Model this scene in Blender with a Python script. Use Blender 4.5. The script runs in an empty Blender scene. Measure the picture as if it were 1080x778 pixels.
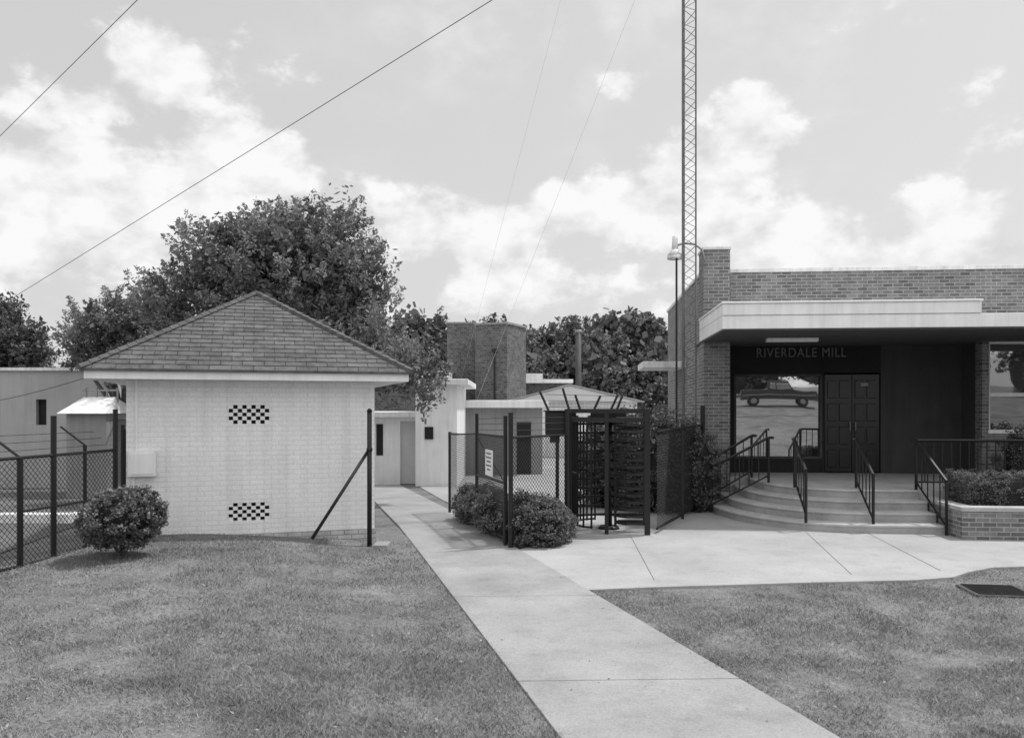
import bpy, math, random
import numpy as np
from mathutils import Vector, Matrix
random.seed(3); rng=np.random.default_rng(3)
F=850.0; H=2.1; HY=430.0
scene=bpy.context.scene
def P(px,py,D): return Vector(((px-540)/F*D, D, H-(py-HY)/F*D))
def gz(y):
    pts=[(-400,9),(-120,6),(-60,4.2),(-24,2.2),(-8,0),(14,0),(27,-.45),(5000,-.45)]
    for (a,za),(b,zb) in zip(pts,pts[1:]):
        if y<=b: return za+(zb-za)*max(0,(y-a))/(b-a)
    return -.45
# ---------------- materials (all neutral grey: black and white photograph) ------------
def newmat(name):
    m=bpy.data.materials.new(name); m.use_nodes=True
    nt=m.node_tree; b=nt.nodes['Principled BSDF']
    return m,nt,b
def N(nt,t,**kw):
    n=nt.nodes.new(t)
    for k,v in kw.items():
        if hasattr(n,k): setattr(n,k,v)
        else: n.inputs[k].default_value=v
    return n
def math_(nt,op,a,b=None,c=None,clamp=False):
    n=nt.nodes.new('ShaderNodeMath'); n.operation=op; n.use_clamp=clamp
    for i,x in enumerate((a,b,c)):
        if x is None: continue
        if isinstance(x,(int,float)): n.inputs[i].default_value=x
        else: nt.links.new(x,n.inputs[i])
    return n.outputs[0]
def mr(nt,v,a,b,c,d,smooth=False):
    n=nt.nodes.new('ShaderNodeMapRange'); n.clamp=True
    if smooth: n.interpolation_type='SMOOTHSTEP'
    nt.links.new(v,n.inputs[0])
    for i,x in zip((1,2,3,4),(a,b,c,d)): n.inputs[i].default_value=x
    return n.outputs[0]
def noise(nt,vec,sc,det=5,ro=.55):
    n=N(nt,'ShaderNodeTexNoise'); n.inputs['Scale'].default_value=sc; n.inputs['Detail'].default_value=det; n.inputs['Roughness'].default_value=ro
    if vec is not None: nt.links.new(vec,n.inputs['Vector'])
    return n.outputs['Fac']
def bump(nt,b,h,st,dist=.01):
    n=N(nt,'ShaderNodeBump'); n.inputs['Strength'].default_value=st; n.inputs['Distance'].default_value=dist
    nt.links.new(h,n.inputs['Height']); nt.links.new(n.outputs[0],b.inputs['Normal'])
def M(name,v,rough=.85,var=.15,sc=3.,fine=.1,fsc=60.,bst=.3,metal=0.,spec=.3,streak=0.,stain=0.):
    m,nt,b=newmat(name)
    tc=N(nt,'ShaderNodeTexCoord').outputs['Object']
    a=mr(nt,noise(nt,tc,sc,4,.6),.3,.7,1-var,1+var)
    f=noise(nt,tc,fsc,2,.6)
    c=mr(nt,f,.3,.7,1-fine,1+fine)
    col=math_(nt,'MULTIPLY',math_(nt,'MULTIPLY',a,c),v)
    if streak:
        mp=N(nt,'ShaderNodeMapping'); mp.inputs['Scale'].default_value=(5,5,.35)
        nt.links.new(tc,mp.inputs[0])
        s=mr(nt,noise(nt,mp.outputs[0],1.5,4,.65),.42,.7,1,1-streak)
        col=math_(nt,'MULTIPLY',col,s)
    if stain:
        s=mr(nt,noise(nt,tc,2.3,7,.75),.50,.68,1,1-stain)
        s2=mr(nt,noise(nt,tc,14,4,.8),.56,.70,1,1-stain*.9)
        col=math_(nt,'MULTIPLY',math_(nt,'MULTIPLY',col,s),s2)
    nt.links.new(col,b.inputs['Base Color'])
    b.inputs['Roughness'].default_value=rough; b.inputs['Metallic'].default_value=metal
    b.inputs['Specular IOR Level'].default_value=spec
    if bst>.1: bump(nt,b,f,bst,.01)
    return m
def BM(name,c1,c2,mo,w=.21,h=.073,ms=.009,var=.2,bst=.5,uv=False,streak=0.,bdist=.01,blot=0.):
    m,nt,b=newmat(name)
    tcn=N(nt,'ShaderNodeTexCoord')
    tc=tcn.outputs['Object']
    if uv: vec=tcn.outputs['UV']
    else:
        s=N(nt,'ShaderNodeSeparateXYZ'); nt.links.new(tc,s.inputs[0])
        cx=N(nt,'ShaderNodeCombineXYZ')
        nt.links.new(math_(nt,'ADD',s.outputs[0],s.outputs[1]),cx.inputs[0]); nt.links.new(s.outputs[2],cx.inputs[1])
        vec=cx.outputs[0]
    br=N(nt,'ShaderNodeTexBrick')
    nt.links.new(vec,br.inputs['Vector'])
    for k,x in (('Color1',c1),('Color2',c2),('Mortar',mo)): br.inputs[k].default_value=(x,x,x,1)
    br.inputs['Scale'].default_value=1; br.inputs['Brick Width'].default_value=w; br.inputs['Row Height'].default_value=h
    br.inputs['Mortar Size'].default_value=ms; br.inputs['Mortar Smooth'].default_value=.2; br.inputs['Bias'].default_value=0
    a=mr(nt,noise(nt,tc,1.7,5,.65),.3,.7,1-var,1+var)
    f=noise(nt,tc,45,2,.6)
    bw=N(nt,'ShaderNodeRGBToBW'); nt.links.new(br.outputs['Color'],bw.inputs[0])
    col=math_(nt,'MULTIPLY',math_(nt,'MULTIPLY',a,bw.outputs[0]),mr(nt,f,.3,.7,.9,1.1))
    if blot: col=math_(nt,'MULTIPLY',col,mr(nt,noise(nt,tc,6,5,.8),.35,.65,1-blot,1+blot))
    if streak:
        mp=N(nt,'ShaderNodeMapping'); mp.inputs['Scale'].default_value=(4,4,.3)
        nt.links.new(tc,mp.inputs[0])
        col=math_(nt,'MULTIPLY',col,mr(nt,noise(nt,mp.outputs[0],1.5,5,.65),.45,.72,1,1-streak))
    nt.links.new(col,b.inputs['Base Color']); b.inputs['Roughness'].default_value=.9; b.inputs['Specular IOR Level'].default_value=.2
    hh=math_(nt,'ADD',math_(nt,'MULTIPLY',br.outputs['Fac'],-1.),math_(nt,'MULTIPLY',f,.4))
    bump(nt,b,hh,bst,bdist)
    return m
def leafmat(name,v,spread=.6,trans=.25,rough=.6):
    m,nt,b=newmat(name)
    at=N(nt,'ShaderNodeAttribute'); at.attribute_name='var'
    col=math_(nt,'MULTIPLY',mr(nt,at.outputs['Fac'],0,1,1-spread,1+spread),v)
    nt.links.new(col,b.inputs['Base Color']); b.inputs['Roughness'].default_value=rough; b.inputs['Specular IOR Level'].default_value=.35
    if not trans:
        d=N(nt,'ShaderNodeBsdfDiffuse'); nt.links.new(col,d.inputs[0]); nt.links.new(d.outputs[0],nt.nodes['Material Output'].inputs[0]); return m
    t=N(nt,'ShaderNodeBsdfTranslucent'); nt.links.new(col,t.inputs[0])
    mx=N(nt,'ShaderNodeMixShader'); mx.inputs[0].default_value=trans
    nt.links.new(b.outputs[0],mx.inputs[1]); nt.links.new(t.outputs[0],mx.inputs[2])
    nt.links.new(mx.outputs[0],nt.nodes['Material Output'].inputs[0])
    return m
def glassmat(name,fac,dark=.02):
    m,nt,b=newmat(name)
    b.inputs['Base Color'].default_value=(dark,dark,dark,1); b.inputs['Roughness'].default_value=.3
    g=N(nt,'ShaderNodeBsdfGlossy'); g.inputs['Roughness'].default_value=.015; g.inputs['Color'].default_value=(.9,.9,.9,1)
    tc=N(nt,'ShaderNodeTexCoord').outputs['Object']
    bp=N(nt,'ShaderNodeBump'); bp.inputs['Strength'].default_value=.06; bp.inputs['Distance'].default_value=.03
    nt.links.new(noise(nt,tc,1.1,1,.4),bp.inputs['Height']); nt.links.new(bp.outputs[0],g.inputs['Normal'])
    mx=N(nt,'ShaderNodeMixShader'); mx.inputs[0].default_value=fac
    nt.links.new(b.outputs[0],mx.inputs[1]); nt.links.new(g.outputs[0],mx.inputs[2])
    nt.links.new(mx.outputs[0],nt.nodes['Material Output'].inputs[0])
    return m
m_white=M('white_paint',.87,.6,.06,2,.03,50,.1,streak=.13)
m_whited=M('white_trim',.78,.6,.1,3,.05,50,.1,streak=.25)
m_shed=BM('painted_brick',.88,.85,.78,.21,.073,.009,.05,.42,streak=.12)
m_brick=BM('brick',.12,.24,.33,.21,.073,.010,.16,.5,streak=.15,blot=.12)
m_brickd=BM('brick_dark',.09,.16,.2,.25,.15,.012,.2,.6,blot=.3)
m_shing=BM('shingles',.10,.14,.06,.30,.135,.007,.2,.9,uv=True,bdist=.02,blot=.3)
m_conc=M('concrete',.31,.9,.16,.9,.14,70,.35,stain=.17)
m_plaza=M('concrete_light',.38,.9,.13,.7,.14,70,.35,stain=.14)
m_step=M('concrete_step',.45,.9,.14,2.5,.12,60,.3,stain=.12)
m_riser_shade=M('concrete_riser_shade',.37,.9,.15,2.5,.12,60,.3,stain=.2)  # darker than the treads: shade of upright faces put into the colour
m_joint=M('joint_dark',.08,.95,.2,3,.1,60,0)
m_black=M('black_paint',.013,.45,.2,8,.1,90,.1,spec=.4)
m_wire=M('fence_wire',.02,.6,.2,8,.1,90,0)
m_galv=M('galvanised_steel',.27,.5,.15,8,.1,90,.1,metal=.3)
m_guy=M('guy_steel',.5,.5,.1,8,.1,90,0)
m_dark=M('dark_wall',.022,.8,.2,2,.1,60,.1)
m_plast=M('plaster_porch_shade',.065,.85,.15,1.5,.08,60,.15,streak=.2)  # low tone puts the porch shade into the plaster colour
m_soff_shade=M('soffit',.09,.8,.1,2,.05,60,.05)  # dark tone stands in for shade under the canopy
m_door=M('door_black',.016,.3,.2,5,.1,60,.1,spec=.6)
m_grey=M('grey_wall',.30,.9,.12,.8,.08,40,.2,streak=.2)
m_pale=M('pale_wall',.42,.9,.1,.7,.08,40,.2,streak=.12)
m_roofl=M('light_roof',.6,.8,.12,.5,.08,20,.2)
m_asph=M('asphalt',.13,.95,.25,.5,.2,80,.3)
m_letter=M('letter_metal',.19,.4,.1,5,.05,60,0,metal=.2)
m_bark=M('bark',.10,.95,.3,6,.3,40,.6)
m_soil=M('soil',.05,.95,.3,6,.3,60,.5)
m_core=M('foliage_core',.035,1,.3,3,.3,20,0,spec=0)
m_glass=glassmat('glass_reflective',.6)
m_glass2=glassmat('glass',.3)
m_rub=M('rubber',.02,.8,.1,5,.1,60,.1)
m_leaf=leafmat('leaf_tree',.25,.6,.3)
m_leafd=leafmat('leaf_dark',.13,.6,.25)
m_leafb=leafmat('leaf_bush',.17,.6,.25)
m_leaff=leafmat('leaf_distant_haze',.18,.5,.2)  # tone lifted to put distance haze into the leaf colour
m_grassb=leafmat('grass_blade',.26,.5,0)
m_litter=leafmat('leaf_litter',.28,.5,.1,.8)
def lawnmat():
    m,nt,b=newmat('grass_ground')
    tc=N(nt,'ShaderNodeTexCoord').outputs['Object']
    a=mr(nt,noise(nt,tc,.9,6,.7),.35,.65,.7,1.35); f=noise(nt,tc,28,5,.75); g=mr(nt,f,.35,.65,.7,1.3)
    col=math_(nt,'MULTIPLY',math_(nt,'MULTIPLY',a,g),.18)
    nt.links.new(col,b.inputs['Base Color']); b.inputs['Roughness'].default_value=1; b.inputs['Specular IOR Level'].default_value=.05
    bump(nt,b,f,.5,.03); return m
m_grass=lawnmat()
# ---------------- mesh builder ----------------
class MB:
    def __init__(s): s.v=[]; s.f=[]
    def box(s,x0,x1,y0,y1,z0,z1):
        n=len(s.v)
        s.v+=[(x0,y0,z0),(x1,y0,z0),(x1,y1,z0),(x0,y1,z0),(x0,y0,z1),(x1,y0,z1),(x1,y1,z1),(x0,y1,z1)]
        s.f+=[tuple(n+i for i in q) for q in ((3,2,1,0),(4,5,6,7),(0,1,5,4),(1,2,6,5),(2,3,7,6),(3,0,4,7))]
        return s
    def prism(s,poly,z0,z1):
        n=len(s.v); k=len(poly)
        zz0=z0 if callable(z0) else (lambda x,y:z0); zz1=z1 if callable(z1) else (lambda x,y:z1)
        s.v+=[(x,y,zz0(x,y)) for x,y in poly]+[(x,y,zz1(x,y)) for x,y in poly]
        s.f.append(tuple(n+k-1-i for i in range(k))); s.f.append(tuple(n+k+i for i in range(k)))
        for i in range(k):
            j=(i+1)%k; s.f.append((n+i,n+j,n+k+j,n+k+i))
        return s
    def seg(s,a,b,r0,r1=None,n=6,cap=True):
        if r1 is None: r1=r0
        a=Vector(a); b=Vector(b); d=(b-a)
        if d.length<1e-6: return s
        d.normalize(); u=d.orthogonal() if abs(d.z)<.99 else Vector((1,0,0))
        if abs(d.z)<.99: u=d.cross(Vector((0,0,1)))
        u.normalize(); w=d.cross(u); k=len(s.v)
        off=math.pi/4 if n==4 else 0
        for p,r in ((a,r0),(b,r1)):
            for i in range(n):
                t=2*math.pi*i/n+off; s.v.append(tuple(p+u*(math.cos(t)*r)+w*(math.sin(t)*r)))
        for i in range(n):
            j=(i+1)%n; s.f.append((k+i,k+j,k+n+j,k+n+i))
        if cap: s.f.append(tuple(k+n-1-i for i in range(n))); s.f.append(tuple(k+n+i for i in range(n)))
        return s
    def path(s,pts,r,n=6):
        for a,b in zip(pts,pts[1:]): s.seg(a,b,r,r,n)
        return s
    def obj(s,name,mat,parent=None,smooth=False,bevel=0):
        me=bpy.data.meshes.new(name); me.from_pydata([tuple(p) for p in s.v],[],s.f); me.update()
        import bmesh
        bm=bmesh.new(); bm.from_mesh(me); bmesh.ops.recalc_face_normals(bm,faces=bm.faces); bm.to_mesh(me); bm.free()
        if smooth:
            for p in me.polygons: p.use_smooth=True
        me.materials.append(mat)
        o=bpy.data.objects.new(name,me); scene.collection.objects.link(o)
        if parent: o.parent=parent
        if bevel:
            md=o.modifiers.new('b','BEVEL'); md.width=bevel; md.segments=2; md.limit_method='ANGLE'
        return o
def E(name,loc=(0,0,0),rz=0):
    o=bpy.data.objects.new(name,None); o.empty_display_size=.2; o.location=loc; o.rotation_euler=(0,0,math.radians(rz)); scene.collection.objects.link(o); return o
def chain(mb,p0,p1,h0,h1,sp=.085,r=.0032):
    p0=Vector((p0[0],p0[1],0)); p1=Vector((p1[0],p1[1],0)); L=(p1-p0).length; d=(p1-p0)/L; Hh=h1-h0
    c=-Hh
    while c<L:
        a0=max(c,0); a1=min(c+Hh,L)
        if a1>a0:
            q0=p0+d*a0+Vector((0,0,h0+a0-c)); q1=p0+d*a1+Vector((0,0,h0+a1-c)); mb.seg(q0,q1,r,r,3,False)
            q0=p0+d*a0+Vector((0,0,h1-(a0-c))); q1=p0+d*a1+Vector((0,0,h1-(a1-c))); mb.seg(q0,q1,r,r,3,False)
        c+=sp
def leafmesh(name,C,size,var,mat,parent=None,up=.35,asp=.5):
    n=len(C)
    nrm=rng.normal(size=(n,3)); nrm[:,2]+=up*2; nrm/=np.linalg.norm(nrm,axis=1)[:,None]
    t=rng.normal(size=(n,3)); a=np.cross(nrm,t); a/=np.linalg.norm(a,axis=1)[:,None]; b=np.cross(nrm,a)
    s=size*rng.uniform(.6,1.3,n)[:,None]
    V=np.empty((n,4,3)); V[:,0]=C-a*s*.5; V[:,1]=C+b*s*.5*asp; V[:,2]=C+a*s*.5; V[:,3]=C-b*s*.5*asp
    return rawquads(name,V,var,mat,parent)
def rawquads(name,V,var,mat,parent=None,k=4):
    n=len(V); me=bpy.data.meshes.new(name)
    me.vertices.add(n*k); me.vertices.foreach_set('co',V.reshape(-1).astype(np.float32))
    me.loops.add(n*k); me.loops.foreach_set('vertex_index',np.arange(n*k,dtype=np.int32))
    me.polygons.add(n); me.polygons.foreach_set('loop_start',np.arange(0,n*k,k,dtype=np.int32))
    me.update(calc_edges=True)
    at=me.attributes.new('var','FLOAT','FACE'); at.data.foreach_set('value',np.clip(var,0,1).astype(np.float32))
    me.materials.append(mat); me.validate()
    o=bpy.data.objects.new(name,me); scene.collection.objects.link(o)
    if parent: o.parent=parent
    return o
def clumps(lobes,nc,per,cr,lo=.55,box=False,sprig=0.):
    vol=np.array([r[0]*r[1]*r[2] for c,r in lobes])**.75; vol/=vol.sum()
    idx=rng.choice(len(lobes),nc,p=vol)
    cs=np.array([list(c) for c,r in lobes])[idx]; rs=np.array([list(r) for c,r in lobes])[idx]
    if box:
        d=rng.uniform(-1,1,(nc,3)); ax=rng.integers(0,3,nc); m=rng.random(nc)<.85
        sgn=np.where(rng.random(nc)<.5,-1,1); d[np.arange(nc)[m],ax[m]]=sgn[m]*rng.uniform(.92,1.0,m.sum()); dd=d
    else:
        d=rng.normal(size=(nc,3)); d/=np.linalg.norm(d,axis=1)[:,None]; dd=d.copy(); d*=rng.uniform(lo,1.05,nc)[:,None]
    cc=cs+d*rs
    crs=cr*rng.uniform(.5,1.4,nc)
    g=rng.normal(size=(nc,per,3)); g/=np.linalg.norm(g,axis=2)[:,:,None]; g*=(rng.random((nc,per,1))**.5)
    if sprig:
        sd=dd+np.array([0,0,.8])+rng.normal(0,.35,(nc,3)); sd/=np.linalg.norm(sd,axis=1)[:,None]
        t=rng.uniform(-.6,1.6,(nc,per)); taper=np.clip(1.2-np.abs(t)*.65,.15,1)
        g=g*taper[:,:,None]*.75+sd[:,None,:]*t[:,:,None]*sprig
    else: g[:,:,2]*=.8
    L=cc[:,None,:]+g*crs[:,None,None]
    cv=rng.uniform(.2,.8,nc)
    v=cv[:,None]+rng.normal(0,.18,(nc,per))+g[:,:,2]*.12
    return L.reshape(-1,3),v.reshape(-1),cc
def cores(name,lobes,k,parent,box=False):  # solid blobs added against see-through, coloured dark like inner shade
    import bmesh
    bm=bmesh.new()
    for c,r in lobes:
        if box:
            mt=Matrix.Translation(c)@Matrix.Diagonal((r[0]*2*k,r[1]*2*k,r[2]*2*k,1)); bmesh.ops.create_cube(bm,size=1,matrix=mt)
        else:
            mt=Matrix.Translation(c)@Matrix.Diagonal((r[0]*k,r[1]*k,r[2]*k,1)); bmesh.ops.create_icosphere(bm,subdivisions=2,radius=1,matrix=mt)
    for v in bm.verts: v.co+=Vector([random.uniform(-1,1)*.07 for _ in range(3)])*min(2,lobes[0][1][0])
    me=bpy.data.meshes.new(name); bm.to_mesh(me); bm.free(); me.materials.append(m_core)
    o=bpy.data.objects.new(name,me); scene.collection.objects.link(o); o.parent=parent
def tree(name,base,lobes,nc,per,cr,ls,mat,trunk_r=.25,core=0,lo=.5,nlimb=14,sprig=.8):
    e=E(name); L,v,cc=clumps(lobes,nc,per,cr,lo,False,sprig)
    leafmesh('foliage',L,ls,v,mat,e)
    L,v,c2=clumps(lobes,nc//3,45,cr*1.5,.1); leafmesh('inner_dark_fill',L,ls*1.9,v*.5,mat,e)  # inner leaves coloured darker, painting shade inside the crown
    mb=MB(); b=Vector(base); c0=Vector(lobes[0][0]); fork=b.lerp(c0,.45); fork.x=b.x+(c0.x-b.x)*.3
    mb.seg(b-Vector((0,0,.2)),fork,trunk_r*1.25,trunk_r*.8,10)
    for i in range(nlimb):
        t=Vector(cc[random.randrange(len(cc))]); mid=fork.lerp(t,.5)+Vector((random.uniform(-.3,.3),random.uniform(-.3,.3),.25))
        mb.seg(fork,mid,trunk_r*.4,trunk_r*.22,6); mb.seg(mid,t,trunk_r*.22,trunk_r*.05,5)
    mb.obj('trunk',m_bark,e,True); return e
def bush(name,lobes,nc,per,cr,ls,mat,core=.75,box=False,stem=None,lo=.8):
    e=E(name); L,v,cc=clumps(lobes,nc,per,cr,lo,box); leafmesh('foliage',L,ls,v,mat,e,up=.5,asp=.6); cores('inner_dark_fill',lobes,core,e,box)
    if stem:
        mb=MB()
        for i in range(5):
            mb.seg(stem,Vector(stem)+Vector((random.uniform(-.2,.2),random.uniform(-.2,.2),.45)),.022,.012,5)
        mb.obj('stems',m_bark,e)
    return e
# ---------------- ground ----------------
ys=[-400,-120,-60,-40,-24,-16,-8,0,7,14,20,27,45,90,200,900]; xs=[-900,-200,-60,-20,-8,0,8,20,60,200,900]
mb=MB()
for y in ys:
    for x in xs: mb.v.append((x,y,gz(y)-.015))
nx=len(xs)
for j in range(len(ys)-1):
    for i in range(nx-1): mb.f.append((j*nx+i,j*nx+i+1,(j+1)*nx+i+1,(j+1)*nx+i))
mb.obj('ground',m_grass)
xl=lambda y:.30-.251*(y-5.13)
xr=lambda y:2.05-.29*(y-5.13) if y<11.9 else .087-.262*(y-11.9)
def sst(t): t=max(0,min(1,t)); return t*t*(3-2*t)
def mound(x,y):
    d=xl(y)-x
    return .22*sst(d/2.6)*sst((x+7.2)/1.6)*(1 if y<13 else 0)+.03*math.sin(x*1.3+y*.7)*sst(d/1.5)+.012*math.sin(x*3.7-y*2.1)*sst(d/1.)
mb=MB(); R=[2+.25*i for i in range(46)]; K=40
for y in R:
    for i in range(K+1):
        x=-13+(xl(y)+13)*(i/K)**.8; mb.v.append((x,y,mound(x,y)))
for j in range(len(R)-1):
    for i in range(K): a=j*(K+1)+i; mb.f.append((a,a+1,a+K+2,a+K+1))
lawn=mb.obj('lawn',m_grass,None,True)
pe=E('concrete_path'); mb=MB()
ts=[.6,3.4,6.15,8.9,11.65,14.4,17.2,20,22.8,26.4]
for a,b in zip(ts,ts[1:]):
    g=.006; a2=a+g; b2=b-g
    sk=-.06
    for_=[(xl(a2),a2),(xr(a2),a2-sk),(xr(b2),b2-sk),(xl(b2),b2)]
    mb.prism(for_,lambda x,y:gz(y)-.3,lambda x,y:gz(y)+.02)
mb.obj('slabs',m_conc,pe,bevel=.006)
plaza=E('concrete_plaza'); mb=MB()
pol=[(xr(9.25)+.012,9.25),(1.6,9.38),(3.4,9.62),(4.9,9.78),(5.45,9.95),(5.8,10.25),(6.3,10.55),(7.2,10.66),(13,10.4),(13,13.3),(9.2,17.5),(1.0,17.5),(.92,13.1),(.12,11.9),(xr(11.8)+.012,11.8)]
mb.prism(pol,-.4,.018); mb.obj('slab',m_plaza,plaza,bevel=.006)
def GP(px,py): D=F*H/(py-HY); return ((px-540)/F*D,D)
mb=MB()
for a,b in (((850,562),(898,607)),((915,563),(992,603)),((665,566),(690,613))):
    A=Vector(GP(*a)); B=Vector(GP(*b)); d=(B-A).normalized(); n=Vector((-d.y,d.x))*.004
    mb.prism([tuple(A-n),tuple(B-n),tuple(B+n),tuple(A+n)],.019,.0215)
mb.obj('joints',M('joint_mid',.15,.95,.2,3,.1,60,0),plaza)
mb=MB(); ring=[14.5,17,20,27,45,75]
xy=lambda y:xr(y)+.35
for j,y in enumerate(ring):
    mb.v+=[(xy(min(y,26)),y,gz(y)+.0),(14,y,gz(y)+.0)]
    if j: k=2*j; mb.f.append((k-2,k-1,k+1,k))
mb.obj('yard_pavement',M('yard_concrete',.33,.9,.2,.4,.12,40,.2))
mb=MB()
for j,y in enumerate([3,9,14,20,27,60]):
    mb.v+=[(-30,y,gz(y)+.0),(-7.0-.15*(y-9),y,gz(y)+.0)]
    if j: k=2*j; mb.f.append((k-2,k-1,k+1,k))
mb.obj('driveway',m_asph)
mb=MB(); mb.box(-16,-8.2,14.9,15.15,-.1,.14); mb.box(-8.45,-8.2,15.15,24,-.5,.1); mb.obj('kerb',m_whited,bevel=.02)
mb=MB(); mb.prism([(-30,-32),(45,-32),(45,-19),(-30,-19)],lambda x,y:gz(y)-.3,lambda x,y:gz(y)+.01)
mb.obj('road',m_asph)
def blades(n,fn,y0,y1):
    u=rng.random(n); y=y0*(y1/y0)**u
    x=rng.uniform(-.72,.72,n)*y
    keep=np.array([fn(a,b) for a,b in zip(x,y)]); x=x[keep]; y=y[keep]
    return x,y
def up(x):
    pts=[(.8,9.25),(1.6,9.38),(3.4,9.62),(4.9,9.78),(5.45,9.95),(5.8,10.25),(6.3,10.55),(7.2,10.66),(13,10.4)]
    for (a,za),(b,zb) in zip(pts,pts[1:]):
        if x<=b: return za+(zb-za)*(x-a)/(b-a)
    return 10.4
def shedline(x,y):
    if x<-5.5: return x>-6.1 or y<9.0
    return y<11.55+(x+5.53)*.311
wob=lambda y:.022+.02*math.sin(y*9)+.015*math.sin(y*23+1)
def inL(x,y): return x<xl(y)+wob(y) and (shedline(x,y) if y>9 else True) and not(x>-2.0 and y>13)
def inR(x,y): return x>xr(y)-wob(y+3) and y<(up(x)+wob(x*1.3) if x>.8 else 9.25)
# smooth random patch field for turf variation
PG=rng.normal(size=(90,90)); PG2=rng.normal(size=(90,90))
def field(G,x,y,s):
    u=(x+20)/s; v=y/s; i=np.floor(u).astype(int)%88; j=np.floor(v).astype(int)%88; fu=u-np.floor(u); fv=v-np.floor(v)
    fu=fu*fu*(3-2*fu); fv=fv*fv*(3-2*fv)
    return G[i,j]*(1-fu)*(1-fv)+G[i+1,j]*fu*(1-fv)+G[i,j+1]*(1-fu)*fv+G[i+1,j+1]*fu*fv
def mkgrass(n,fn,zf,name):
    x,y=blades(n,fn,4.4,13)
    pat=field(PG,x,y,1.1)*.10+field(PG2,x,y,.42)*.10+field(PG,x+3,y,.17)*.09
    keep=rng.random(len(x))<np.clip(1.0+pat*3.0-.1,.25,1); x=x[keep]; y=y[keep]; pat=pat[keep]; k=len(x)
    z=np.array([zf(a,b) for a,b in zip(x,y)])
    h=rng.uniform(.012,.036,k)*np.clip(1+pat*1.5,.5,1.6); th=rng.uniform(0,2*np.pi,k); w=.0026*(.7+y*.09)
    lean=rng.normal(0,.9,(k,2))*h[:,None]
    V=np.empty((k,3,3)); B=np.stack([x,y,z],1)
    o=np.stack([np.cos(th)*w,np.sin(th)*w,np.zeros(k)],1)
    V[:,0]=B-o; V[:,1]=B+o; V[:,2]=B; V[:,2,0]+=lean[:,0]; V[:,2,1]+=lean[:,1]; V[:,2,2]+=h
    return rawquads(name,V,.5-pat*.9+rng.normal(0,.17,k),m_grassb,None,3)
gl=mkgrass(330000,inL,mound,'grass')
gr=mkgrass(300000,inR,lambda x,y:-.012,'grass')
x,y=blades(900,lambda a,b:b<12.5 and (inL(a,b) or inR(a,b) or (xl(b)<a<xr(b) and rng.random()<.25)) ,4.5,12)
z=np.array([ (mound(a,b) if a<xl(b) else 0)+.025 for a,b in zip(x,y)])
leafmesh('fallen_leaves',np.stack([x,y,z],1),.03,rng.random(len(x))*.8,m_litter,None,up=1.5)
dc=E('drain_cover',(5.55,9.25,0),-8); mb=MB(); mb.box(-.33,.33,-.28,.28,-.05,.012); mb.obj('frame',m_joint,dc,bevel=.01)
mb=MB()
for i in range(9): mb.box(-.28,.28,-.25+i*.06,-.225+i*.06,.014,.022)
mb.obj('bars',m_black,dc)
# ---------------- shed ----------------
w=3.54; shed=E('brick_shed',(-5.53,11.55,0),17.3)
mb=MB()
def SX(px,py,yl=0):
    c,s=math.cos(math.radians(17.3)),math.sin(math.radians(17.3)); k=(px-540)/F
    x=(k*(11.55+yl*c)+5.53+yl*s)/(c-k*s); D=11.55+x*s+yl*c
    return x,H-(py-HY)*D/F
v1=(*SX(241,447),*SX(284,427)); v2=(*SX(245,549.5),*SX(288,529))
xa,xb=v1[0],v1[2]; 
mb.box(0,xa,0,.2,-.5,2.5); mb.box(xb,w,0,.2,-.5,2.5)
mb.box(xa,xb,0,.2,v1[3],2.5); mb.box(xa,xb,0,.2,v2[3],v1[1]); mb.box(xa,xb,0,.2,-.5,v2[1])
mb.box(0,.2,.2,w,-.5,2.5); mb.box(w-.2,w,.2,w,-.5,2.5); mb.box(.2,w-.2,w-.2,w,-.5,2.5)
mb.obj('walls',m_shed,shed)
mb=MB(); mb.box(xa,xb,.12,.15,v2[1],v1[3]); mb.obj('vent_dark_panel',m_dark,shed)  # dark panel stands in for the unlit inside behind vent holes
mb=MB()
for (a,z0,b,z1) in (v1,v2):
    a=xa;b=xb; nxx=9; nz=5
    dx=(b-a)/nxx; dz=(z1-z0)/nz
    for i in range(nxx):
        for j in range(nz):
            if (i+j)%2==0: mb.box(a+i*dx-.001,a+(i+1)*dx+.001,.012,.04,z0+j*dz-.001,z0+(j+1)*dz+.001)
mb.obj('vent_blocks',m_white,shed)
o=.46; ze=2.64
mb=MB(); mb.box(-o,w+o,-o,-o+.03,2.50,ze-.015); mb.box(-o,w+o,w+o-.03,w+o,2.5,ze-.015); mb.box(-o,-o+.03,-o+.03,w+o-.03,2.5,ze-.015); mb.box(w+o-.03,w+o,-o+.03,w+o-.03,2.5,ze-.015)
mb.obj('fascia',m_white,shed,bevel=.004)
mb=MB(); mb.box(-o+.03,w+o-.03,-o+.03,w+o-.03,2.503,2.53); mb.obj('soffit',m_whited,shed)
me=bpy.data.meshes.new('roof'); o2=o+.05; cx=w/2; ap=(cx,cx,4.05)
cs=[(-o2,-o2,ze),(w+o2,-o2,ze),(w+o2,w+o2,ze),(-o2,w+o2,ze)]
bt=[(x,y,ze-.03) for x,y,z in cs]
vs=cs+[ap]+bt
fs=[(0,1,4),(1,2,4),(2,3,4),(3,0,4),(5,6,1,0),(6,7,2,1),(7,8,3,2),(8,5,0,3),(8,7,6,5)]
me.from_pydata(vs,[],fs); uvl=me.uv_layers.new(name='UVMap'); W2=w+2*o2; sl=math.hypot(W2/2,ap[2]-ze)
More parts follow.
